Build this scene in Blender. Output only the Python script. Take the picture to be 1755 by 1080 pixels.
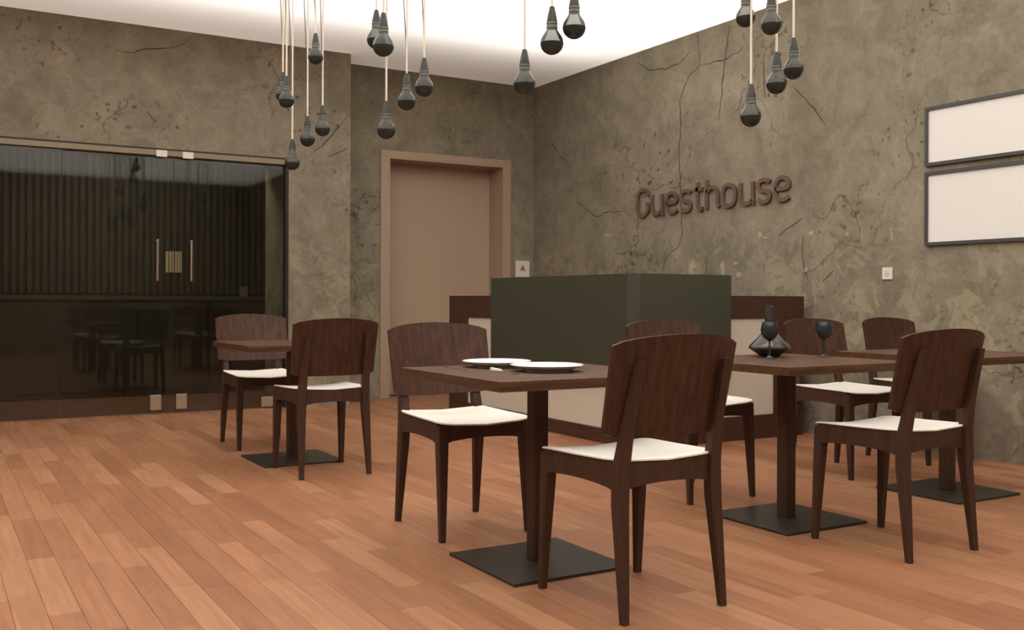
import bpy, bmesh, math, random
from mathutils import Vector, Matrix
random.seed(7)
for o in list(bpy.data.objects): bpy.data.objects.remove(o)
S = bpy.context.scene
COL = S.collection

# ------------------------------------------------------------------ camera
F_PX, TH, ROLL, OFF = 1701.25, 1.0360806, 0.0036082, -25.3645
cam_d = bpy.data.cameras.new('camera'); cam = bpy.data.objects.new('camera', cam_d); COL.objects.link(cam)
cam_d.sensor_fit = 'HORIZONTAL'; cam_d.sensor_width = 36.0; cam_d.lens = F_PX/1755*36
cam_d.shift_y = OFF/1755
fw = Vector((math.cos(TH), math.sin(TH), 0)); rt = Vector((math.sin(TH), -math.cos(TH), 0)); up = Vector((0, 0, 1))
r_ = rt*math.cos(ROLL)+up*math.sin(ROLL); u_ = -rt*math.sin(ROLL)+up*math.cos(ROLL)
M4 = Matrix((r_, u_, -fw)).transposed().to_4x4(); M4.translation = Vector((0, 0, 1.0))
cam.matrix_world = M4
cam_d.clip_start = .05
S.camera = cam
# ------------------------------------------------------------------ world, lights, exposure
w = bpy.data.worlds.new('world'); S.world = w; w.use_nodes = True
w.node_tree.nodes['Background'].inputs[0].default_value = (.8, .85, 1, 1)
w.node_tree.nodes['Background'].inputs[1].default_value = .3
S.view_settings.view_transform = 'Standard'; S.view_settings.look = 'None'; S.view_settings.gamma = 1
S.view_settings.use_curve_mapping = False
S.view_settings.exposure = 0.0
def area(name, loc, rot, sx, sy, power, col=(1, .95, .88)):
    d = bpy.data.lights.new(name, 'AREA'); d.shape = 'RECTANGLE'; d.size = sx; d.size_y = sy; d.energy = power; d.color = col
    o = bpy.data.objects.new(name, d); COL.objects.link(o); o.location = loc; o.rotation_euler = rot
    return o
# added unseen light above a made-up translucent ceiling, whitening it and fading its edges
area('added_ceiling_light', (1.6, 2.8, 3.88), (0, 0, 0), 8.0, 10.2, 700, (1, .985, .955))
# added unseen fill light that lifts the dark back room behind the glass
area('back_room_fill', (1.6, 10.0, 2.66), (0, 0, 0), 1.6, .3, 22, (1, .93, .82))

# ------------------------------------------------------------------ materials
def sl(r, g, b):
    f = lambda c: (c/255/12.92) if c/255 <= .04045 else ((c/255+.055)/1.055)**2.4
    return (f(r), f(g), f(b), 1)
MATS = {}
def mat(name, col, rough=.5, metal=0, spec=.5):
    m = bpy.data.materials.new(name); m.use_nodes = True
    b = m.node_tree.nodes['Principled BSDF']
    b.inputs['Base Color'].default_value = col; b.inputs['Roughness'].default_value = rough
    b.inputs['Metallic'].default_value = metal; b.inputs['Specular IOR Level'].default_value = spec
    MATS[name] = m
    return m
class N:
    def __init__(s, m): s.t = m.node_tree; s.b = s.t.nodes['Principled BSDF']
    def new(s, ty, **k):
        n = s.t.nodes.new(ty)
        for a, v in k.items(): setattr(n, a, v)
        return n
    def link(s, a, b): s.t.links.new(a, b)
    def pos(s, scale=(1, 1, 1)):
        g = s.new('ShaderNodeNewGeometry'); mp = s.new('ShaderNodeMapping'); mp.inputs['Scale'].default_value = scale
        s.link(g.outputs['Position'], mp.inputs[0]); return mp.outputs[0]
    def obj(s, scale=(1, 1, 1)):
        g = s.new('ShaderNodeTexCoord'); mp = s.new('ShaderNodeMapping'); mp.inputs['Scale'].default_value = scale
        s.link(g.outputs['Object'], mp.inputs[0]); return mp.outputs[0]
    def noise(s, vec, scale, detail=4, rough=.55, dist=0):
        n = s.new('ShaderNodeTexNoise'); n.inputs['Scale'].default_value = scale; n.inputs['Detail'].default_value = detail
        n.inputs['Roughness'].default_value = rough; n.inputs['Distortion'].default_value = dist
        s.link(vec, n.inputs['Vector']); return n.outputs['Fac']
    def ramp(s, fac, stops):
        r = s.new('ShaderNodeValToRGB'); e = r.color_ramp.elements
        e[0].position, e[0].color = stops[0]; e[1].position, e[1].color = stops[-1]
        for p, c in stops[1:-1]:
            x = e.new(p); x.color = c
        s.link(fac, r.inputs[0]); return r.outputs[0]
    def mix(s, fac, a, b, mode='MIX'):
        m = s.new('ShaderNodeMix', data_type='RGBA', blend_type=mode)
        for v, i in ((fac, 0), (a, 6), (b, 7)):
            if hasattr(v, 'is_linked'): s.link(v, m.inputs[i])
            else: m.inputs[i].default_value = v
        return m.outputs[2]
    def bump(s, h, strength, dist=.01):
        b = s.new('ShaderNodeBump'); b.inputs['Strength'].default_value = strength; b.inputs['Distance'].default_value = dist
        s.link(h, b.inputs['Height']); s.link(b.outputs[0], s.b.inputs['Normal'])
    def color(s, c): s.link(c, s.b.inputs['Base Color'])
G = lambda v: (v, v, v, 1)

def wood(name, dark, light, rough, axis):
    m = mat(name, light, rough, 0, .3); n = N(m)
    sc = [26, 26, 26]; sc[axis] = 2.2
    f = n.noise(n.obj(sc), 1.6, 5, .6, .4)
    c = n.ramp(f, [(.3, dark), (.7, light)])
    n.color(c); return m
wood('chair_wood', sl(50, 31, 23), sl(84, 54, 40), .5, 2)
wood('leg_wood', sl(58, 39, 30), sl(76, 52, 41), .5, 2)
wood('table_wood', sl(68, 44, 32), sl(100, 70, 50), .35, 0)
wood('counter_wood', sl(62, 40, 31), sl(88, 58, 46), .5, 1)
mat('seat_white', sl(236, 233, 224), .55)
mat('base_metal', sl(62, 58, 52), .38, .35)
mat('ceiling_paint', sl(238, 232, 226), .9, 0, .1)
mat('cream_panel', sl(214, 202, 186), .7)
mat('porcelain', sl(245, 242, 236), .2)
mat('steel', sl(200, 198, 194), .25, 1)
mat('brushed', sl(190, 175, 150), .35, .8)
mat('alu', sl(140, 126, 104), .5, .2)
mat('dark_metal', sl(44, 40, 34), .5, .3)
mat('door_paint', sl(186, 162, 140), .38)
mat('frame_paint', sl(176, 152, 131), .5)
mat('letter', sl(106, 82, 70), .7)
mat('plastic_white', sl(232, 224, 216), .45)
mat('sign_red', sl(176, 98, 88), .6)
mat('slat', sl(70, 62, 48), .6)
mat('back_dark', sl(52, 46, 38), .7)
mat('notice', sl(225, 205, 170), .7)
mat('screen_green', sl(67, 69, 56), .4)
mat('cord_white', sl(232, 222, 206), .6)
mat('wire_dark', sl(84, 76, 70), .5)
mat('socket', sl(44, 46, 42), .45)
mat('collar', sl(112, 112, 106), .45, .2)
mat('bulb_tint', sl(42, 46, 46), .22)
mat('crack', sl(70, 62, 50), .95)
mat('flake', sl(176, 166, 138), .9)
mat('picture_mat', sl(240, 238, 234), .6)
mat('print_grey', sl(205, 200, 192), .7)
mat('picture_frame', sl(72, 72, 74), .45)
mat('napkin', sl(240, 236, 228), .8)

def thin_glass(name, tint, base_refl=.05, opacity=0.0, body=(0, 0, 0, 1)):
    m = bpy.data.materials.new(name); m.use_nodes = True; t = m.node_tree; t.nodes.clear()
    out = t.nodes.new('ShaderNodeOutputMaterial'); tr = t.nodes.new('ShaderNodeBsdfTransparent'); gl = t.nodes.new('ShaderNodeBsdfGlossy')
    tr.inputs[0].default_value = tint; gl.inputs['Roughness'].default_value = .03
    fr = t.nodes.new('ShaderNodeFresnel'); fr.inputs[0].default_value = 1.45
    mx = t.nodes.new('ShaderNodeMixShader'); t.links.new(fr.outputs[0], mx.inputs[0])
    src = tr.outputs[0]
    if opacity:
        df = t.nodes.new('ShaderNodeBsdfDiffuse'); df.inputs[0].default_value = body
        m2 = t.nodes.new('ShaderNodeMixShader'); m2.inputs[0].default_value = opacity
        t.links.new(tr.outputs[0], m2.inputs[1]); t.links.new(df.outputs[0], m2.inputs[2]); src = m2.outputs[0]
    t.links.new(src, mx.inputs[1]); t.links.new(gl.outputs[0], mx.inputs[2]); t.links.new(mx.outputs[0], out.inputs[0])
    MATS[name] = m; return m
thin_glass('door_glass', (.74, .74, .69, 1))
thin_glass('clear_glass', (.90, .92, .90, 1), opacity=.10, body=sl(170, 172, 165))
thin_glass('bulb_glass', (.62, .64, .62, 1), opacity=.3, body=sl(96, 98, 92))
mat('wine_dark', sl(46, 50, 56), .12)

def concrete():
    m = mat('concrete', sl(128, 118, 98), .92, 0, .2); n = N(m)
    p = n.pos()
    big = n.noise(p, .9, 5, .6, .3); mid = n.noise(p, 4.0, 6, .62, .6); fine = n.noise(p, 26, 5, .6)
    c = n.ramp(big, [(.28, sl(119, 112, 97)), (.5, sl(141, 132, 115)), (.72, sl(161, 151, 132))])
    c2 = n.ramp(mid, [(.3, sl(104, 98, 84)), (.5, sl(141, 132, 115)), (.7, sl(171, 160, 140))])
    c = n.mix(.5, c, c2)
    c = n.mix(.2, c, n.ramp(fine, [(.3, G(.25)), (.7, G(.75))]), 'OVERLAY')
    # greenish / ochre tint in blotches
    tint = n.noise(p, 1.7, 3, .5, .5)
    c = n.mix(n.ramp(tint, [(.50, G(0)), (.75, G(.4))]), c, sl(132, 127, 98))
    # pits: sparse dark spots
    sp = n.noise(p, 17, 3, .5); clus = n.noise(p, 1.3, 2, .5)
    pit = n.mix(1.0, n.ramp(sp, [(.62, G(0)), (.70, G(1))]), n.ramp(clus, [(.46, G(0)), (.62, G(.8))]), 'MULTIPLY')
    c = n.mix(pit, c, sl(70, 66, 54))
    # peeled band in the lower half, wall height 0.6 .. 1.6 m
    sx = n.new('ShaderNodeSeparateXYZ'); g = n.new('ShaderNodeNewGeometry'); n.link(g.outputs['Position'], sx.inputs[0])
    dv = n.new('ShaderNodeMath', operation='DIVIDE'); n.link(sx.outputs['Z'], dv.inputs[0]); dv.inputs[1].default_value = 3.35
    band = n.ramp(dv.outputs[0], [(.0, G(.8)), (.30, G(1)), (.42, G(.75)), (.52, G(0))])
    peel = n.noise(p, 3.3, 7, .68, 1.2)
    pm = n.mix(1.0, n.ramp(peel, [(.53, G(0)), (.57, G(1))]), band, 'MULTIPLY')
    c = n.mix(n.mix(1, pm, G(.5), 'MULTIPLY'), c, sl(172, 162, 132))
    peel2 = n.noise(n.pos((1.1, 1.1, 1.3)), 4.6, 7, .7, 1.6)
    pm2 = n.mix(1.0, n.ramp(peel2, [(.57, G(0)), (.61, G(1))]), band, 'MULTIPLY')
    c = n.mix(n.mix(1, pm2, G(.45), 'MULTIPLY'), c, sl(94, 92, 78))
    # hairline cracks
    vn = n.new('ShaderNodeTexVoronoi', feature='DISTANCE_TO_EDGE'); vn.inputs['Scale'].default_value = .75
    wv = n.new('ShaderNodeVectorMath', operation='ADD'); nz = n.new('ShaderNodeTexNoise'); nz.inputs['Scale'].default_value = 2.2; nz.inputs['Detail'].default_value = 5
    n.link(p, nz.inputs['Vector']); n.link(p, wv.inputs[0]); n.link(nz.outputs['Color'], wv.inputs[1]); n.link(wv.outputs[0], vn.inputs['Vector'])
    ck = n.ramp(vn.outputs['Distance'], [(.0, G(.6)), (.012, G(0))])
    ck = n.mix(1.0, ck, n.ramp(clus, [(.45, G(0)), (.6, G(1))]), 'MULTIPLY')
    c = n.mix(ck, c, sl(66, 60, 48))
    n.color(c); n.bump(mid, .25, .02)
    return m
concrete()
TONES = [(155, 106, 76), (160, 110, 79), (164, 114, 83), (169, 119, 87), (149, 100, 71), (173, 125, 92)]
for i, t in enumerate(TONES):
    m = mat('plank_%d' % i, sl(*t), .42, 0, .35); n = N(m)
    f = n.noise(n.pos((38, 2.2, 1)), 1.0, 5, .6, .3)
    d = sl(*[v*.90 for v in t]); l = sl(*[min(255, v*1.06) for v in t])
    n.color(n.ramp(f, [(.3, d), (.7, l)]))
mat('floor_joint', sl(124, 82, 58), .8)

# ------------------------------------------------------------------ mesh helpers
class MB:
    def __init__(s): s.v = []; s.f = []
    def box(s, x0, x1, y0, y1, z0, z1):
        b = len(s.v)
        s.v += [(x0, y0, z0), (x1, y0, z0), (x1, y1, z0), (x0, y1, z0), (x0, y0, z1), (x1, y0, z1), (x1, y1, z1), (x0, y1, z1)]
        for q in ((0, 3, 2, 1), (4, 5, 6, 7), (0, 1, 5, 4), (1, 2, 6, 5), (2, 3, 7, 6), (3, 0, 4, 7)): s.f.append(tuple(b+i for i in q))
        return s
    def loft(s, rings, closed_ends=True):
        b = len(s.v); n = len(rings[0])
        for r in rings: s.v += [tuple(p) for p in r]
        for i in range(len(rings)-1):
            for j in range(n):
                k = (j+1) % n
                s.f.append((b+i*n+j, b+i*n+k, b+(i+1)*n+k, b+(i+1)*n+j))
        if closed_ends:
            s.f.append(tuple(b+j for j in reversed(range(n)))); e = b+(len(rings)-1)*n; s.f.append(tuple(e+j for j in range(n)))
        return s
    def lathe(s, prof, c=(0, 0, 0), seg=20):
        rings = []
        for r, z in prof:
            r = max(r, 1e-4)
            rings.append([(c[0]+r*math.cos(2*math.pi*j/seg), c[1]+r*math.sin(2*math.pi*j/seg), c[2]+z) for j in range(seg)])
        return s.loft(rings)
    def tube(s, pts, r, seg=6):
        rings = []
        pts = [Vector(p) for p in pts]
        for i, p in enumerate(pts):
            d = (pts[min(i+1, len(pts)-1)]-pts[max(i-1, 0)]).normalized()
            a = d.orthogonal().normalized() if abs(d.z) < .9 else (Vector((1, 0, 0))-d*d.x).normalized()
            c = d.cross(a)
            rr = r[i] if isinstance(r, (list, tuple)) else r
            rings.append([p+a*rr*math.cos(2*math.pi*j/seg)+c*rr*math.sin(2*math.pi*j/seg) for j in range(seg)])
        return s.loft(rings)
    def prism(s, poly, ax, a0, a1):
        """poly of 2D points extruded along axis ax from a0 to a1; the 2D axes are the two others in order"""
        def pt(q, a):
            p = list(q); p.insert(ax, a); return tuple(p)
        return s.loft([[pt(q, a0) for q in poly], [pt(q, a1) for q in poly]])
    def mesh(s, name, m, smooth=False, bevel=0):
        me = bpy.data.meshes.new(name); me.from_pydata(s.v, [], s.f)
        bm = bmesh.new(); bm.from_mesh(me)
        bmesh.ops.recalc_face_normals(bm, faces=bm.faces)
        if bevel:
            bmesh.ops.bevel(bm, geom=list(bm.edges), offset=bevel, segments=2, affect='EDGES', profile=.5, clamp_overlap=True)
        bm.to_mesh(me); bm.free()
        if m: me.materials.append(MATS[m])
        if smooth:
            me.shade_smooth()
            try: me.set_sharp_from_angle(angle=math.radians(40))
            except Exception: pass
        return me
    def build(s, name, m, parent=None, smooth=False, bevel=0):
        o = bpy.data.objects.new(name, s.mesh(name, m, smooth, bevel)); COL.objects.link(o)
        if parent: o.parent = parent
        return o
def tag(o, label, cat=None, group=None, kind=None):
    if label: o['label'] = label
    if cat: o['category'] = cat
    if group: o['group'] = group
    if kind: o['kind'] = kind
    return o
def empty(name, loc=(0, 0, 0), rz=0):
    o = bpy.data.objects.new(name, None); COL.objects.link(o); o.location = loc; o.rotation_euler = (0, 0, rz); o.empty_display_size = .1
    return o
def copy_tree(o, parent=None):
    c = o.copy(); COL.objects.link(c); c.parent = parent
    for ch in list(o.children): copy_tree(ch, c)
    return c
# turn a pixel of the photograph into a point on a known plane of the room (used for measuring surfaces)
def ray(x, y):
    p = (x-877.5, y-540); cu = math.cos(ROLL); su = math.sin(ROLL)
    r = p[0]*cu+p[1]*su; dn = -p[0]*su+p[1]*cu-OFF
    return rt*r+fw*F_PX-up*dn
def on(axis, x, y, val):
    d = ray(x, y); o = Vector((0, 0, 1.0)); return o+d*((val-o[axis])/d[axis])

# ------------------------------------------------------------------ structure
CEIL, YG, YD, XR = 3.35, 8.96, 9.33, 5.80
XL, YR = -2.6, -2.6
cm = bpy.data.materials.new('ceiling_added_glow'); cm.use_nodes = True; MATS['ceiling_added_glow'] = cm  # ceiling made translucent so the added light above shines through
ct = cm.node_tree; ct.nodes.clear(); co = ct.nodes.new('ShaderNodeOutputMaterial'); cmx = ct.nodes.new('ShaderNodeMixShader'); cmx.inputs[0].default_value = .6
cd = ct.nodes.new('ShaderNodeBsdfDiffuse'); cd.inputs[0].default_value = (.9, .88, .85, 1); cl = ct.nodes.new('ShaderNodeBsdfTranslucent'); cl.inputs[0].default_value = (.95, .94, .92, 1)
ct.links.new(cd.outputs[0], cmx.inputs[1]); ct.links.new(cl.outputs[0], cmx.inputs[2]); ct.links.new(cmx.outputs[0], co.inputs[0])
me = bpy.data.meshes.new('ceiling'); me.from_pydata([(XL, YR, CEIL), (XR, YR, CEIL), (XR, YD+.02, CEIL), (XL, YD+.02, CEIL)], [], [(0, 3, 2, 1)]); me.materials.append(cm)
co_ = bpy.data.objects.new('ceiling', me); COL.objects.link(co_)
tag(co_, 'white ceiling above the pendant bulbs, its glow added from above', kind='structure')
vd = MB(); vz = CEIL+.56
vd.box(XL-.2, XR+.2, YR-.2, YD+.4, vz, vz+.1); vd.box(XL-.2, XL, YR-.2, YD+.4, CEIL, vz); vd.box(XR, XR+.2, YR-.2, YD+.4, CEIL, vz)
vd.box(XL, XR, YR-.2, YR, CEIL, vz); vd.box(XL, XR, YD, YD+.4, CEIL, vz); vd.box(XL, 3.505, YG, YD, CEIL+.002, vz)
vd.build('added_light_box', 'ceiling_paint', co_)  # unseen white box added around the ceiling light to spread it
PZ = CEIL
wr = tag(MB().box(XR, XR+.2, YR, YD+.2, 0, CEIL).build('wall_right', 'concrete'), 'worn cracked concrete wall carrying the raised lettering', kind='structure')
# door wall with an opening
DX0, DX1, DZ = 4.055, 5.415, 2.455
wb = MB()
wb.box(3.505, DX0, YD, YD+.35, 0, CEIL); wb.box(DX1, XR, YD, YD+.35, 0, CEIL); wb.box(DX0, DX1, YD, YD+.35, DZ, CEIL)
wb = tag(wb.build('wall_back', 'concrete'), 'darker concrete wall around the beige door', kind='structure')
# wall with the glazed front: header over the glass and the pillar beside it
GX0, GX1, GZ = 0.0, 2.90, 2.305
wg = MB(); wg.box(XL, 3.505, YG, YD+.35, GZ, CEIL); wg.box(GX1, 3.505, YG, YD+.35, 0, GZ); wg.box(XL, GX0, YG, YD+.35, 0, GZ)
wg = tag(wg.build('wall_back_left', 'concrete'), 'stained concrete wall and pillar framing the dark glass doors', kind='structure')
tag(MB().box(XL-.2, XL, YR, YD+.35, 0, CEIL).build('wall_left', 'concrete'), 'plain concrete side wall', kind='structure')
tag(MB().box(XL, XR, YR-.2, YR, 0, CEIL).build('wall_rear', 'concrete'), 'plain concrete wall behind the viewer', kind='structure')

# floor slab and strip boards
fl = tag(MB().box(XL-.2, XR+.2, YR-.2, 12, -.12, -.010).build('floor', 'floor_joint'), 'orange brown laid wooden strip floor', kind='structure')
LENS = [.48, .62, .78, .95]; PW = .098
def plank_geo(mb, x, y, L, w=PW):
    g = .0004; c = .0010
    x0, x1, y0, y1 = x+g, x+w-g, y+g, y+L-g
    mb.loft([[(x0, y0, -.010), (x1, y0, -.010), (x1, y1, -.010), (x0, y1, -.010)],
             [(x0, y0, -c), (x1, y0, -c), (x1, y1, -c), (x0, y1, -c)],
             [(x0+c, y0+c, 0), (x1-c, y0+c, 0), (x1-c, y1-c, 0), (x0+c, y1-c, 0)]])
def pj(x, y, z=0):
    d = Vector((x, y, z-1.0)); wv = d.dot(fw)
    if wv < .3: return None
    return (877.5+d.dot(rt)/wv*F_PX, 540+OFF-d.z/wv*F_PX, wv)
planks = []
nx = int((XR-XL)/PW)+1
for i in range(nx):
    x = XL+i*PW; wdt = min(PW, XR-x)
    if wdt < .02: continue
    y = YR-random.random()*.9
    while y < YD+.3:
        k = random.choice((0, 1, 1, 2, 2, 3)); L = LENS[k]
        y0 = max(y, YR); y1 = y+L
        lim = YD if x > 3.5 else YG
        y1c = min(y1, lim+.1)
        if y1c-y0 > .05:
            cp = pj(x+wdt/2, (y0+y1c)/2); sc = 0
            if cp and -40 < cp[0] < 1795 and -40 < cp[1] < 1120: sc = wdt*(y1c-y0)/cp[2]**3
            planks.append((sc, x, y0, y1c-y0, wdt, k if abs(y1c-y0-L) < 1e-6 and wdt == PW else -1, random.choices(range(6), (3, 4, 4, 3, 2, 2))[0]))
        y = y1
planks.sort(reverse=True)
near = [p for p in planks if p[5] >= 0 and p[0] > 0][:295]
ns = set(id(p) for p in near)
pm = {}
for sc, x, y, L, wd, k, t in near:
    if k not in pm:
        mb = MB(); plank_geo(mb, 0, 0, LENS[k]); pm[k] = mb.mesh('plank', 'plank_0')
    o = bpy.data.objects.new('plank', pm[k]); COL.objects.link(o); o.parent = fl; o.location = (x, y, 0)
    o.material_slots[0].link = 'OBJECT'; o.material_slots[0].material = MATS['plank_%d' % t]
mb = MB(); mi = []
for p in planks:
    if id(p) in ns: continue
    n0 = len(mb.f); plank_geo(mb, p[1], p[2], p[3], p[4]); mi += [p[6]]*(len(mb.f)-n0)
me = bpy.data.meshes.new('far_planks'); me.from_pydata(mb.v, [], mb.f)
for i in range(6): me.materials.append(MATS['plank_%d' % i])
me.polygons.foreach_set('material_index', mi)
o = bpy.data.objects.new('far_planks', me); COL.objects.link(o); o.parent = fl; o['kind'] = 'stuff'

# cracks and plaster flakes on the walls
def crack(parent, axis, val, px, wd=.011):
    pts = [on(axis, x, y, val) for x, y in px]
    # subdivide with jitter
    fine = []
    for a, b in zip(pts, pts[1:]):
        n = max(2, int((b-a).length/.05))
        for i in range(n): fine.append(a.lerp(b, i/n))
    fine.append(pts[-1])
    h = 1-axis
    for p in fine[1:-1]: p[h] += random.uniform(-.008, .008); p.z += random.uniform(-.008, .008)
    mb = MB(); top = []; rings = []
    for i, p in enumerate(fine):
        d = fine[min(i+1, len(fine)-1)]-fine[max(i-1, 0)]; nrm = Vector((0, 0, 0)); nrm[h] = -d.z; nrm.z = d[h]; nrm.normalize()
        t = i/(len(fine)-1); ww = wd*(.25+.75*math.sin(math.pi*min(1, t*.9+.05)))*random.uniform(.5, 1)*.5
        off = Vector((0, 0, 0)); off[axis] = -.0015
        back = Vector((0, 0, 0)); back[axis] = .004
        rings.append([p+nrm*ww+back, p-nrm*ww+back, p-nrm*ww+off, p+nrm*ww+off])
    mb.loft(rings); mb.build('crack', 'crack', parent)
for px in ([(1195, 52), (1197, 85), (1199, 112), (1184, 127), (1172, 149), (1166, 172), (1167, 221), (1164, 260), (1166, 310), (1169, 400), (1163, 422), (1141, 442), (1135, 471)],
           [(1199, 113), (1238, 103), (1265, 90), (1273, 80)], [(1250, 43), (1243, 99), (1241, 126), (1232, 205)],
           [(1092, 106), (1113, 120), (1141, 118), (1164, 109), (1182, 89)], [(944, 243), (958, 266), (972, 278)],
           [(985, 343), (1008, 360), (1023, 373), (1040, 363), (1074, 362), (1082, 371)],
           [(1376, 373), (1355, 388), (1335, 404)], [(1377, 404), (1376, 450), (1385, 480)], [(1409, 484), (1429, 463)], [(1359, 149), (1395, 185), (1415, 215)], [(1310, 90), (1308, 130), (1312, 170)]):
    crack(wr, 0, XR, px)
for px in ([(563, 269), (580, 262), (597, 252)], [(530, 269), (550, 251), (569, 233), (594, 202)], [(199, 87), (227, 90), (252, 83), (291, 83), (324, 69)], [(250, 190), (266, 207), (262, 212)]):
    crack(wg, 1, YG, px)
for cx, cy, sw, sh in ((1239, 459, 10, 26), (1261, 452, 8, 8), (1266, 470, 18, 12), (1302, 402, 12, 18), (1312, 408, 12, 6), (1391, 399, 14, 12), (1186, 456, 14, 30), (1452, 402, 8, 8), (1528, 401, 5, 24), (1381, 462, 7, 20), (1042, 403, 18, 8)):
    p = on(0, cx, cy, XR); a = on(0, cx-sw/2, cy, XR); b = on(0, cx, cy-sh/2, XR)
    ry = abs(a.y-p.y); rz = abs(b.z-p.z); n = 22
    poly = []
    for i in range(n):
        q = random.uniform(.22, 1.1); poly.append((p.y+ry*q*math.cos(2*math.pi*i/n), p.z+rz*q*math.sin(2*math.pi*i/n)))
    MB().prism(poly, 0, XR-.002, XR+.003).build('plaster_flake', 'flake', wr)

# door_1: beige door in a painted frame
d1 = tag(empty('door_1', (0, 0, 0)), 'plain beige door set deep in a beige frame', kind='structure')
MB().box(DX0, DX1, YD+.285, YD+.325, 0.006, DZ).build('leaf', 'door_paint', d1, bevel=.002)
tr = MB(); tw = .085
MB().box(DX0-tw, DX0, YD-.018, YD, 0, DZ).build('jamb_trim', 'frame_paint', d1, bevel=.002)
MB().box(DX1, DX1+tw, YD-.018, YD, 0, DZ).build('jamb_trim', 'frame_paint', d1, bevel=.002)
MB().box(DX0-tw, DX1+tw, YD-.018, YD, DZ, DZ+.065).build('head_trim', 'frame_paint', d1, bevel=.002)
MB().box(DX0, DX0+.018, YD-.016, YD+.285, 0, DZ-.018).build('lining', 'frame_paint', d1)
MB().box(DX1-.018, DX1, YD-.016, YD+.285, 0, DZ-.018).build('lining', 'frame_paint', d1)
MB().box(DX0, DX1, YD-.016, YD+.285, DZ-.018, DZ).build('head_lining', 'frame_paint', d1)

# glazed front: header rail, two fixed panes, a pair of glass doors
YP = YG+.04
h = tag(MB().box(GX0, GX1, YG-.006, YG+.07, 2.245, GZ-.014).build('trim_1', 'alu'), 'beige metal header rail over the glass doors', kind='structure')
MB().box(GX0, GX1, YG-.008, YG+.07, GZ-.014, GZ).build('dark_strip', 'dark_metal', h)  # thin dark strip along the upper edge of the rail
tag(MB().box(GX1-.028, GX1, YG-.004, YG+.07, 0, 2.245).build('trim_2', 'dark_metal'), 'dark metal edge post between glass and pillar', kind='structure')
def pane(name, x0, x1, label):
    return tag(MB().box(x0, x1, YP, YP+.010, .012, 2.243).build(name, 'door_glass'), label, kind='structure')
pane('window_1', GX0, .975, 'fixed dark glass pane at the far left of the glass doors')
d2 = tag(empty('door_2', (0, 0, 0)), 'pair of frameless glass doors into the dark back room', kind='structure')
for x0, x1, hx, cx, bx in ((.98, 1.877, 1.737, 1.768, 1.733), (1.883, 2.868, 2.023, 1.99, 1.95)):
    lf = MB().box(x0, x1, YP, YP+.010, .012, 2.232).build('glass_leaf', 'door_glass', d2)
    MB().tube([(hx, YP-.002, 1.508), (hx, YP-.045, 1.508), (hx, YP-.052, 1.500), (hx, YP-.052, 1.175), (hx, YP-.045, 1.166), (hx, YP-.002, 1.166)], .0125, 8).build('pull_handle', 'steel', lf, True)
    MB().box(cx-.046, cx+.046, YG-.016, YG-.006, 2.232, 2.290).build('patch_fitting', 'plastic_white', lf, bevel=.002)
    MB().box(bx-.046, bx+.046, YP-.014, YP+.024, .035, .165).build('patch_fitting', 'brushed', lf, bevel=.002)
    if x0 > 1.5: MB().box(2.66, 2.775, YP-.014, YP+.024, .016, .105).build('pivot_fitting', 'brushed', lf, bevel=.002)

# back room behind the glass
BX0, BX1, BY = -.9, 3.45, 11.3
wbr = tag(MB().box(BX0, BX1, BY, BY+.1, 0, 2.7).build('wall_back_room', 'back_dark'), 'dark slatted wall at the end of the back room', kind='structure')
tag(MB().box(BX0-.1, BX0, YD+.35, BY, 0, 2.7).build('wall_back_room_left', 'back_dark'), 'dark side wall of the back room', kind='structure')
tag(MB().box(BX1, BX1+.05, YD+.35, BY, 0, 2.7).build('wall_back_room_right', 'back_dark'), 'dark inner wall of the back room', kind='structure')
tag(MB().box(BX0-.1, BX1+.05, YD+.35, BY+.1, 2.7, 2.8).build('ceiling_back_room', 'back_dark'), 'dark low ceiling of the back room', kind='structure')
sm = MB().box(-.02, .02, -.035, 0, 1.06, 2.69).mesh('slat', 'slat', bevel=0)
i = 0; x = .35
while x < BX1-.05:
    o = bpy.data.objects.new('slat', sm); COL.objects.link(o); o.parent = wbr; o.location = (x, BY, 0); x += .072

# ------------------------------------------------------------------ raised lettering
GL = {
 'G': (.92, 1, [[(.86, 1.02), (.86, 1.2), (.66, 1.36), (.36, 1.36), (.08, 1.12), (.08, .26), (.34, 0), (.62, 0), (.86, .22), (.86, .56), (.70, .60)]]),
 'u': (.86, 0, [[(.08, 1), (.08, .22), (.26, 0), (.52, 0), (.72, .16)], [(.76, 1), (.76, 0), (.86, 0)]]),
 'e': (.84, 0, [[(.10, .50), (.74, .50), (.76, .78), (.58, 1), (.28, 1), (.08, .76), (.08, .24), (.28, 0), (.62, 0), (.76, .12)]]),
 's': (.74, 0, [[(.66, .88), (.52, 1), (.22, 1), (.08, .86), (.08, .64), (.22, .53), (.52, .48), (.66, .36), (.66, .14), (.52, 0), (.20, 0), (.06, .12)]]),
 't': (.56, 0, [[(.22, 1.32), (.22, .20), (.34, 0), (.54, 0)], [(.0, .98), (.52, .98)]]),
 'h': (.84, 0, [[(.10, 1.38), (.10, -.04)], [(.12, .74), (.30, 1), (.56, 1), (.74, .78), (.74, .14), (.84, 0)]]),
 'o': (.86, 0, [[(.08, .5), (.08, .78), (.26, 1), (.58, 1), (.78, .78), (.78, .22), (.58, 0), (.26, 0), (.08, .22), (.08, .5)]]),
}
def chaikin(p, n=2):
    for _ in range(n):
        q = [p[0]]
        for a, b in zip(p, p[1:]): q += [(a[0]*.75+b[0]*.25, a[1]*.75+b[1]*.25), (a[0]*.25+b[0]*.75, a[1]*.25+b[1]*.75)]
        q.append(p[-1]); p = q
    out = [p[0]]
    for a in p[1:]:
        if math.hypot(a[0]-out[-1][0], a[1]-out[-1][1]) > 1e-3: out.append(a)
    return out
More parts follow.
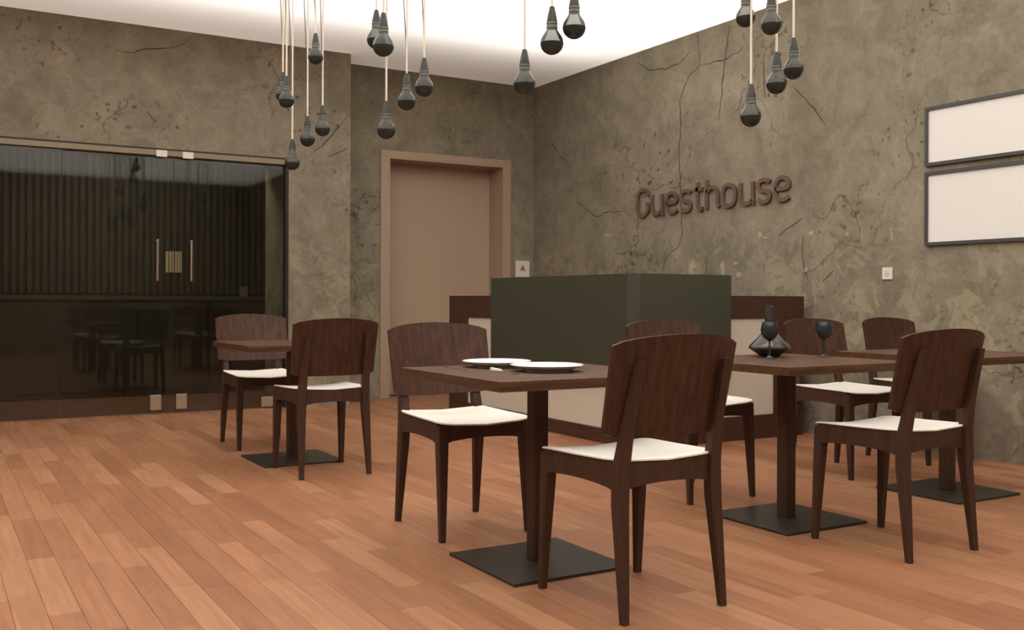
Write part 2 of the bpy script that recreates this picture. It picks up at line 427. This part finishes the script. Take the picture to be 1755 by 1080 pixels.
word = 'Guesthouse'; gap = .13
tot = sum(GL[c][0] for c in word)+gap*(len(word)-1)
YS, YE, ZB, XH = 7.47, 5.53, 1.795, .176
sx = (YS-YE)/tot
sign = tag(empty('wall_lettering', (XR, (YS+YE)/2, ZB)), 'brown raised letters reading Guesthouse on the concrete wall', 'sign')
cur = 0; SWD = .034
for ch in word:
    wd, _, strokes = GL[ch]; mb = MB()
    for st in strokes:
        pts = chaikin(st, 2)
        P = [(-(cur+a)*sx+(YS-YE)/2, b*XH) for a, b in pts]
        rings = []
        for i, p in enumerate(P):
            a = P[max(i-1, 0)]; b = P[min(i+1, len(P)-1)]
            if math.hypot(P[0][0]-P[-1][0], P[0][1]-P[-1][1]) < 1e-6 and i in (0, len(P)-1): a = P[-2]; b = P[1]
            d = (b[0]-a[0], b[1]-a[1]); L = math.hypot(*d); nn = (-d[1]/L*SWD/2, d[0]/L*SWD/2)
            rings.append([(-.024, p[0]+nn[0], p[1]+nn[1]), (-.024, p[0]-nn[0], p[1]-nn[1]), (0, p[0]-nn[0], p[1]-nn[1]), (0, p[0]+nn[0], p[1]+nn[1])])
        mb.loft(rings)
    mb.build('letter', 'letter', sign)
    cur += wd+gap

# ------------------------------------------------------------------ small wall fittings
c = empty('wall_sign', (5.655, YD, 1.344))
MB().box(-.088, .088, -.012, 0, -.09, .09).build('plate', 'plastic_white', c, bevel=.003)
mb = MB()
mb.prism([(-.03, -.01), (.03, -.01), (0, .045)], 1, -.0135, -.011); mb.build('triangle_mark', 'sign_red', c)
MB().box(-.038, .038, -.0135, -.011, -.022, -.014).build('bar_mark', 'sign_red', c)
tag(c, 'small white square wall plate with a red triangle mark', 'sign')
c = empty('wall_socket', (XR, 4.634, 1.196))
MB().box(-.010, 0, -.042, .042, -.042, .042).build('plate', 'plastic_white', c, bevel=.003)
MB().lathe([(.02, 0), (.02, .002)], seg=14).build('insert', 'cream_panel', c).matrix_local = Matrix.Translation((-.0102, 0, 0)) @ Matrix.Rotation(-math.pi/2, 4, 'Y')
tag(c, 'small white socket plate on the concrete wall at right', 'socket')
def picture(z0, z1, label):
    y1, y0 = 4.325, 3.30
    c = empty('picture_frame', (XR, (y0+y1)/2, z0)); hy = (y1-y0)/2; hz = z1-z0; fwid = .022
    MB().box(-.025, 0, -hy, hy, 0, fwid).build('frame_rail', 'picture_frame', c); MB().box(-.025, 0, -hy, hy, hz-fwid, hz).build('frame_rail', 'picture_frame', c)
    MB().box(-.025, 0, -hy, -hy+fwid, fwid, hz-fwid).build('frame_stile', 'picture_frame', c); MB().box(-.025, 0, hy-fwid, hy, fwid, hz-fwid).build('frame_stile', 'picture_frame', c)
    MB().box(-.012, -.002, -hy+fwid, hy-fwid, fwid, hz-fwid).build('white_mat', 'picture_mat', c)
    tag(c, label, 'picture', 'framed pictures on the right wall')
picture(1.907, 2.302, 'upper dark framed white picture at the right edge of the wall')
picture(1.375, 1.868, 'lower dark framed white picture at the right edge of the wall')

# ------------------------------------------------------------------ reception counter
CX, CY, CXE, CYE, CT = 4.10, 5.29, 5.68, 8.04, 1.038
rc = tag(empty('reception_counter', (CX, CY, 0)), 'corner reception counter with cream panels, dark wood rails and dark green screen', 'counter')
def part(name, m, x0, x1, y0, y1, z0, z1, bevel=.003):
    return MB().box(x0-CX, x1-CX, y0-CY, y1-CY, z0, z1).build(name, m, rc, bevel=bevel)
T = .34
part('plinth', 'counter_wood', CX, CX+T, CY+T, CYE, 0, .10); part('plinth', 'counter_wood', CX, CXE, CY, CY+T, 0, .17)
part('front_panel', 'cream_panel', CX+.015, CX+T-.01, CY+T, CYE-.34, .10, .85); part('front_panel', 'cream_panel', CX+.015, CXE-.3, CY+.015, CY+T, .17, .875)
part('end_post', 'counter_wood', CX, CX+T, CYE-.34, CYE, .10, .85); part('end_post', 'counter_wood', CXE-.3, CXE, CY, CY+T, .17, .875)
part('top_rail', 'counter_wood', CX, CX+T, CY+T, CYE, .85, CT); part('top_rail', 'counter_wood', CX, CXE, CY, CY+T, .875, CT)
# screen board wrapped round the corner
sc = MB(); o1 = .045; t = .02
poly_o = [(-o1, 7.19-CY), (-o1, .04), (.04-o1+.0, -o1), (4.907-CX, -o1)]
poly_i = [(4.907-CX, -o1+t), (.05-o1+t*.6, -o1+t), (-o1+t, .05), (-o1+t, 7.19-CY)]
sc.prism(poly_o+poly_i, 2, .46, 1.182); sb = sc.build('screen_board', 'screen_green', rc)
for (a, b) in ((-.026, 1.7), (-.026, .35)):
    MB().box(a, 0.001, b-.02, b+.02, .90, .94).build('standoff', 'dark_metal', rc)
MB().box(.48, .52, -.026, 0.001, .90, .94).build('standoff', 'dark_metal', rc)

# ------------------------------------------------------------------ chairs
def rr(cx, cy, z, hx, hy, c=.25):
    k = min(hx, hy)*c
    return [(cx-hx+k, cy-hy, z), (cx+hx-k, cy-hy, z), (cx+hx, cy-hy+k, z), (cx+hx, cy+hy-k, z), (cx+hx-k, cy+hy, z), (cx-hx+k, cy+hy, z), (cx-hx, cy+hy-k, z), (cx-hx, cy-hy+k, z)]
def make_chair():
    c = empty('dining_chair')
    # seat: dished rounded square
    rings = []; SEG = 48
    def outline(k, q):
        a = 2*math.pi*q/SEG; ca, sa = math.cos(a), math.sin(a); e = 2/11.0
        x = math.copysign(abs(ca)**e, ca); y = math.copysign(abs(sa)**e, sa)
        wx = .228-.014*(y*.5+.5)
        return x*wx*k, y*.220*k-.013
    def zt(x, y): return .486+.014*(abs(x)/.21)**2+.010*(max(0, y)/.2)**2-.006*(max(0, -y)/.22)**3
    prof = [(.001, 0), (.3, 0), (.6, 0), (.85, 0), (.97, 0), (.995, -.0015), (1.0, -.004), (1.0, -.007), (.99, -.008), (.5, -.008), (.001, -.008)]
    for k, dz in prof:
        rings.append([(x, y, zt(x, y)+dz) for x, y in (outline(k, q) for q in range(SEG))])
    MB().loft(rings).build('seat', 'seat_white', c, True)
    # rails under the seat, arched along their lower edge
    def rail(p0, p1, th, z0, z1, arch, name='seat_rail'):
        mb = MB(); a = Vector(p0); b = Vector(p1); d = (b-a); nrm = Vector((-d.y, d.x)).normalized()*th/2
        rings = []
        for i in range(11):
            u = i/10; p = a+d*u; zz = z0+arch*math.sin(math.pi*u)**.6 if 0 < u < 1 else z0
            zu = zt(p.x, p.y)-.0075
            rings.append([(p.x+nrm.x, p.y+nrm.y, zz), (p.x-nrm.x, p.y-nrm.y, zz), (p.x-nrm.x, p.y-nrm.y, zu), (p.x+nrm.x, p.y+nrm.y, zu)])
        mb.loft(rings).build(name, 'leg_wood', c)
    rail((-.196, -.209), (.196, -.209), .024, .404, .468, .018)
    rail((-.185, .191), (.185, .191), .024, .404, .470, .018)
    rail((-.209, -.20), (-.196, .19), .024, .404, .474, .016)
    rail((.209, -.20), (.196, .19), .024, .404, .474, .016)
    for s in (-1, 1):
        MB().loft([rr(s*.207, -.226, 0, .0125, .0125), rr(s*.200, -.206, .36, .0225, .021), rr(s*.198, -.199, .478, .0245, .0235)]).build('leg', 'leg_wood', c, True)
    for s in (-1, 1):
        MB().loft([rr(s*.200, .234, 0, .0125, .0125), rr(s*.191, .198, .36, .0225, .023), rr(s*.188, .197, .47, .0225, .024), rr(s*.182, .226, .62, .018, .018), rr(s*.173, .278, .815, .013, .013)]).build('leg', 'leg_wood', c, True)
    # backrest: bent ply
    nx_, nz_ = 16, 6; th = .013; F = []; B = []
    for j in range(nz_+1):
        v = j/nz_
        for i in range(nx_+1):
            u = i/nx_*2-1
            hw = .247+.005*v
            e = 1-abs(u)**6*.012/.243
            x = u*hw
            zb = .570+.016*abs(u)**8; ztp = .872+.024*(1-u*u)-.010*abs(u)**10
            z = zb+(ztp-zb)*v
            y = .205+.22*(z-.57)-.045*u*u+.006
            F.append((x, y, z)); B.append((x*.998, y+th, z))
    mb = MB(); n = len(F); mb.v = F+B; W = nx_+1
    for j in range(nz_):
        for i in range(nx_):
            a = j*W+i; mb.f.append((a, a+1, a+W+1, a+W)); mb.f.append((n+a, n+a+W, n+a+W+1, n+a+1))
    edge = [i for i in range(W)]+[j*W+nx_ for j in range(1, nz_+1)]+[nz_*W+i for i in range(nx_-1, -1, -1)]+[j*W for j in range(nz_-1, 0, -1)]
    for a, b in zip(edge, edge[1:]+edge[:1]): mb.f.append((a, n+a, n+b, b))
    mb.build('backrest', 'chair_wood', c, True)
    return c
chair = make_chair()
CHAIRS = [  # x, y, angle, label
 (2.060, 2.688, math.pi, 'nearest dark wooden chair, seen from behind at the table with white plates'),
 (2.047, 3.890, 0, 'dark wooden chair facing the viewer across the table with white plates'),
 (3.445, 2.725, math.pi, 'dark wooden chair seen from behind at the table with the carafe'),
 (3.445, 3.970, 0, 'dark wooden chair between the green counter screen and the carafe table'),
 (4.672, 4.035, 0, 'dark wooden chair behind the carafe table, just right of the wine glass'),
 (5.485, 4.140, 0, 'dark wooden chair farthest right, with its back near the concrete wall'),
 (2.000, 5.552, math.pi, 'dark wooden chair seen from behind at the left table by the pillar'),
 (2.000, 6.780, 0, 'dark wooden chair in front of the glass doors, facing the viewer'),
]
for i, (x, y, a, lab) in enumerate(CHAIRS):
    o = chair if i == 0 else copy_tree(chair)
    o.location = (x, y, 0); o.rotation_euler = (0, 0, a)
    tag(o, lab, 'chair', 'dark wooden dining chairs with white seats')

# ------------------------------------------------------------------ tables
TT = .732
def make_table():
    t = empty('pedestal_table')
    MB().box(-.395, .395, -.395, .395, TT-.036, TT).build('table_top', 'table_wood', t, bevel=.002)
    MB().box(-.03, .03, -.03, .03, .012, TT-.048).build('column', 'leg_wood', t, bevel=.003)
    MB().box(-.16, .16, -.16, .16, TT-.048, TT-.036).build('mounting_plate', 'base_metal', t)
    MB().box(-.25, .25, -.25, .25, 0, .012).build('base_plate', 'base_metal', t, bevel=.002)
    return t
tb = make_table()
for i, (x, y, lab) in enumerate(((2.02, 3.215, 'square dark wooden pedestal table with white plates on it'), (3.41, 3.280, 'square dark wooden pedestal table with the carafe on it'),
                                 (1.985, 6.045, 'square dark wooden pedestal table in front of the glass doors'), (4.640, 3.330, 'bare dark wooden pedestal table half hidden behind the right chair'))):
    o = tb if i == 0 else copy_tree(tb)
    o.location = (x, y, 0); tag(o, lab, 'table', 'square pedestal tables')

# ------------------------------------------------------------------ table ware
def plate(x, y, lab):
    p = MB().lathe([(.001, .004), (.085, .004), (.095, .006), (.138, .022), (.140, .024), (.138, .0255), (.094, .0105), (.084, .0085), (.001, .0085)], seg=48).build('dinner_plate', 'porcelain', None, True)
    MB().lathe([(.06, 0), (.085, 0), (.085, .0045), (.06, .0045)], seg=36).build('foot_ring', 'porcelain', p, True)
    p.location = (x, y, TT); tag(p, lab, 'plate', 'white dinner plates')
plate(1.985, 3.47, 'white dinner plate set at the far side of the table'); plate(2.035, 3.175, 'white dinner plate set nearer the front chair')
def cutlery(kind, x, y, rz, lab, z=TT):
    c = empty(kind, (x, y, z), rz)
    MB().loft([[(-.0045, a, b) for a, b in ((-.10, 0), (-.10, .003))][:1]*0+[(-.006, -.10, 0), (.006, -.10, 0), (.006, -.10, .003), (-.006, -.10, .003)], [(-.004, .0, 0), (.004, .0, 0), (.004, .0, .003), (-.004, .0, .003)]]).build('handle', 'steel', c)
    if kind == 'table_knife':
        MB().loft([[(-.004, 0, 0), (.004, 0, 0), (.004, 0, .002), (-.004, 0, .002)], [(-.009, .05, 0), (.004, .05, 0), (.004, .05, .0015), (-.009, .05, .0015)], [(-.001, .10, 0), (.004, .10, 0), (.004, .10, .001), (-.001, .10, .001)]]).build('blade', 'steel', c)
    else:
        MB().loft([[(-.004, 0, 0), (.004, 0, 0), (.004, 0, .002), (-.004, 0, .002)], [(-.011, .035, 0), (.011, .035, 0), (.011, .035, .002), (-.011, .035, .002)]]).build('neck', 'steel', c)
        for k in range(4): MB().box(-.011+k*.0062, -.0078+k*.0062, .035, .085, 0, .002).build('tine', 'steel', c)
    tag(c, lab, 'cutlery', 'cutlery on the plate table')
cutlery('table_fork', 1.79, 3.47, 0, 'steel fork lying left of the farther plate')
cutlery('table_knife', 2.18, 3.47, 0, 'steel knife lying right of the farther plate')
cutlery('table_fork', 1.845, 3.16, math.pi, 'steel fork lying left of the nearer plate')
cutlery('table_knife', 2.235, 3.16, math.pi, 'steel knife lying right of the nearer plate')
def card():
    c = MB().loft([[(-.035, -.02, 0), (.035, -.02, 0), (.035, .02, 0), (-.035, .02, 0)], [(-.035, -.019, .003), (.035, -.019, .003), (.035, .019, .010), (-.035, .019, .010)]]).build('paper_napkin', 'napkin')
    p = on(2, 851, 633, TT+.004); c.location = (p.x, p.y, TT); c.rotation_euler = (0, 0, 1.2)
    tag(c, 'small folded white napkin lying in front of the plates', 'napkin')
card()
def wine_glass(x, y, lab):
    c = empty('wine_glass', (x, y, TT))
    MB().lathe([(.001, .0), (.034, .0), (.034, .0025), (.012, .006), (.0045, .014), (.0038, .03), (.0038, .075), (.006, .083), (.001, .085)], seg=24).build('stem', 'wine_dark', c, True)
    MB().lathe([(.001, .083), (.012, .084), (.030, .098), (.040, .118), (.0415, .134), (.038, .155), (.034, .170), (.0325, .170), (.0365, .155), (.040, .134), (.0385, .119), (.028, .100), (.010, .087), (.001, .086)], seg=28).build('bowl', 'wine_dark', c, True)
    tag(c, lab, 'glass', 'dark wine glasses on the carafe table')
p = on(2, 1412, 612, TT); wine_glass(p.x, p.y, 'dark wine glass standing alone right of the carafe')
pc = on(2, 1319, 611, TT); dv = Vector((pc.x, pc.y, 0)).normalized()
wine_glass(pc.x-dv.x*.15, pc.y-dv.y*.15, 'dark wine glass standing directly in front of the carafe')
c = empty('carafe', (pc.x, pc.y, TT))
MB().lathe([(.001, .004), (.042, .004), (.050, .010), (.094, .040), (.0945, .046), (.001, .046)], seg=36).build('wine_fill', 'wine_dark', c, True)
MB().lathe([(.040, 0), (.045, .001), (.056, .010), (.098, .038), (.100, .046), (.095, .054), (.060, .088), (.034, .118), (.025, .142), (.0225, .170), (.0235, .205), (.029, .240), (.031, .247), (.029, .2475)], seg=36).build('glass_body', 'clear_glass', c, True)
MB().lathe([(.0225, .150), (.0212, .170), (.0222, .205), (.027, .238), (.001, .238), (.001, .150)], seg=24).build('neck_tint', 'wine_dark', c, True)
tag(c, 'wide bottomed glass carafe with dark neck and dark wine inside', 'carafe')

# ------------------------------------------------------------------ pendant bulbs
def pendant_meshes():
    R = .0475
    d = {}
    d['socket'] = (MB().lathe([(.004, .150), (.010, .148), (.0175, .115), (.022, .088), (.022, .082), (.001, .082)], seg=16).mesh('socket', 'socket', True), )
    d['collar'] = (MB().lathe([(.001, .083), (.0235, .083), (.0235, .076), (.020, .074), (.020, .070), (.0235, .068), (.0235, .060), (.001, .060)], seg=16).mesh('collar', 'collar', True), )
    up_ = [(R, 0), (R*.985, .010), (R*.90, .022), (R*.75, .034), (R*.60, .044), (R*.50, .053), (R*.46, .060)]
    d['bulb_glass'] = (MB().lathe(up_+[(.001, .060)], seg=24).mesh('bulb_glass', 'bulb_glass', True), )
    lo = [(R, 0)]+[(R*math.cos(a), -R*math.sin(a)) for a in [math.radians(q) for q in (12, 25, 40, 55, 70, 82)]]+[(.001, -R)]
    d['dark_cap'] = (MB().lathe([(.001, 0.0005)]+lo, seg=24).mesh('dark_cap', 'bulb_tint', True), )
    return d
PM = pendant_meshes()
def pendant(px, py, depth, wire, lab, group):
    d = ray(px, py); p = Vector((0, 0, 1.0))+d*(depth/d.dot(fw))
    c = empty('pendant_bulb', p)
    for k in ('socket', 'collar', 'bulb_glass', 'dark_cap'):
        o = bpy.data.objects.new(k, PM[k][0]); COL.objects.link(o); o.parent = c
    top = CEIL-p.z
    MB().tube([(0, 0, .145), (0, 0, top)], .0055, 6).build('cord', 'cord_white', c)
    if wire:
        wx = rt*wire; q = [(wx.x*(s**1.6), wx.y*(s**1.6), .146+(top-.146)*s) for s in [i/8 for i in range(9)]]
        MB().tube(q, .003, 5).build('wire', 'wire_dark', c)
    MB().lathe([(.001, top-.016), (.022, top-.014), (.026, top-.004), (.026, top), (.001, top)], seg=14).build('ceiling_rose', 'plastic_white', c, True)
    tag(c, lab, 'pendant lamp', group)
gl = 'pendant bulbs over the left table'
pendant(491, 172, 6.10, -.03, 'half dark pendant bulb, front one of the overlapping pair left of the pillar edge', gl)
pendant(485, 163, 6.45, -.05, 'half dark pendant bulb mostly hidden behind another, leftmost of the left cluster', gl)
pendant(541, 98, 6.20, -.06, 'half dark pendant bulb hanging highest in the left cluster', gl)
pendant(527, 239, 6.40, -.05, 'half dark pendant bulb second lowest in the left cluster', gl)
pendant(553, 221, 6.30, -.04, 'half dark pendant bulb rightmost of the left cluster', gl)
pendant(501, 279, 6.30, -.05, 'half dark pendant bulb hanging lowest, beside the top corner of the glass doors', gl)
gm = 'pendant bulbs in front of the beige door'
pendant(645, 68, 5.0, .02, 'half dark pendant bulb behind the front one, at the top left of the middle cluster', gm)
pendant(657, 79, 4.45, 0, 'half dark pendant bulb in front, at the top left of the middle cluster', gm)
pendant(662, 223, 5.10, 0, 'half dark pendant bulb hanging lowest, just above the beige door frame', gm)
pendant(697, 174, 5.25, -.10, 'half dark pendant bulb in the middle of the cluster before the beige door', gm)
pendant(727, 150, 5.00, -.09, 'half dark pendant bulb rightmost of the cluster before the beige door', gm)
gf = 'pendant bulbs over the plate table'
pendant(899, 144, 4.30, -.04, 'half dark pendant bulb hanging at the corner where the two walls meet', gf)
pendant(946, 74, 4.04, 0, 'half dark pendant bulb against the white ceiling, just right of the room corner', gf)
pendant(984, 47, 4.04, 0, 'half dark pendant bulb highest against the white ceiling, right of its neighbour', gf)
gr = 'pendant bulbs over the carafe table'
pendant(1287, 200, 4.55, -.03, 'half dark pendant bulb hanging lowest above the Guesthouse lettering', gr)
pendant(1331, 144, 4.62, -.03, 'half dark pendant bulb second lowest of the right cluster', gr)
pendant(1360, 119, 4.70, -.03, 'half dark pendant bulb rightmost of the right cluster', gr)
pendant(1278, 30, 4.82, 0, 'half dark pendant bulb highest left of the right cluster', gr)
pendant(1322, 42, 4.50, 0, 'half dark pendant bulb at the top centre of the right cluster', gr)

# ------------------------------------------------------------------ dim furniture in the back room
c = empty('sideboard', (1.9, BY-.25, 0))
MB().box(-1.5, 1.5, -.2, .2, 0, .99).build('body', 'back_dark', c); MB().box(-1.53, 1.53, -.22, .21, .99, 1.03).build('ledge', 'slat', c, bevel=.003)
for k in range(4): MB().box(-1.47+k*.74, -.76+k*.74, -.215, -.2, .06, .95).build('door_panel', 'back_dark', c, bevel=.003)
tag(c, 'long dark sideboard under the slatted wall behind the glass', 'sideboard')
p = on(1, 418, 497, BY-.25)
c = empty('small_box', (p.x, BY-.25, 1.03)); MB().box(-.035, .035, -.03, .03, 0, .10).build('body', 'alu', c, bevel=.003); MB().box(-.037, .037, -.032, .032, .10, .112).build('lid', 'alu', c)
tag(c, 'small grey box on the ledge behind the glass', 'box')
p = on(1, 298, 449, BY-.05)
c = empty('striped_notice', (p.x, BY-.042, p.z))
MB().box(-.085, .085, 0, .006, -.115, .115).build('board', 'notice', c)
for k, wq in ((-.05, .008), (-.018, .006), (.008, .012), (.04, .007), (.066, .005)): MB().box(k-wq/2, k+wq/2, -.001, .001, -.113, .113).build('stripe', 'slat', c)
tag(c, 'pale striped notice board between the two glass door handles', 'notice')
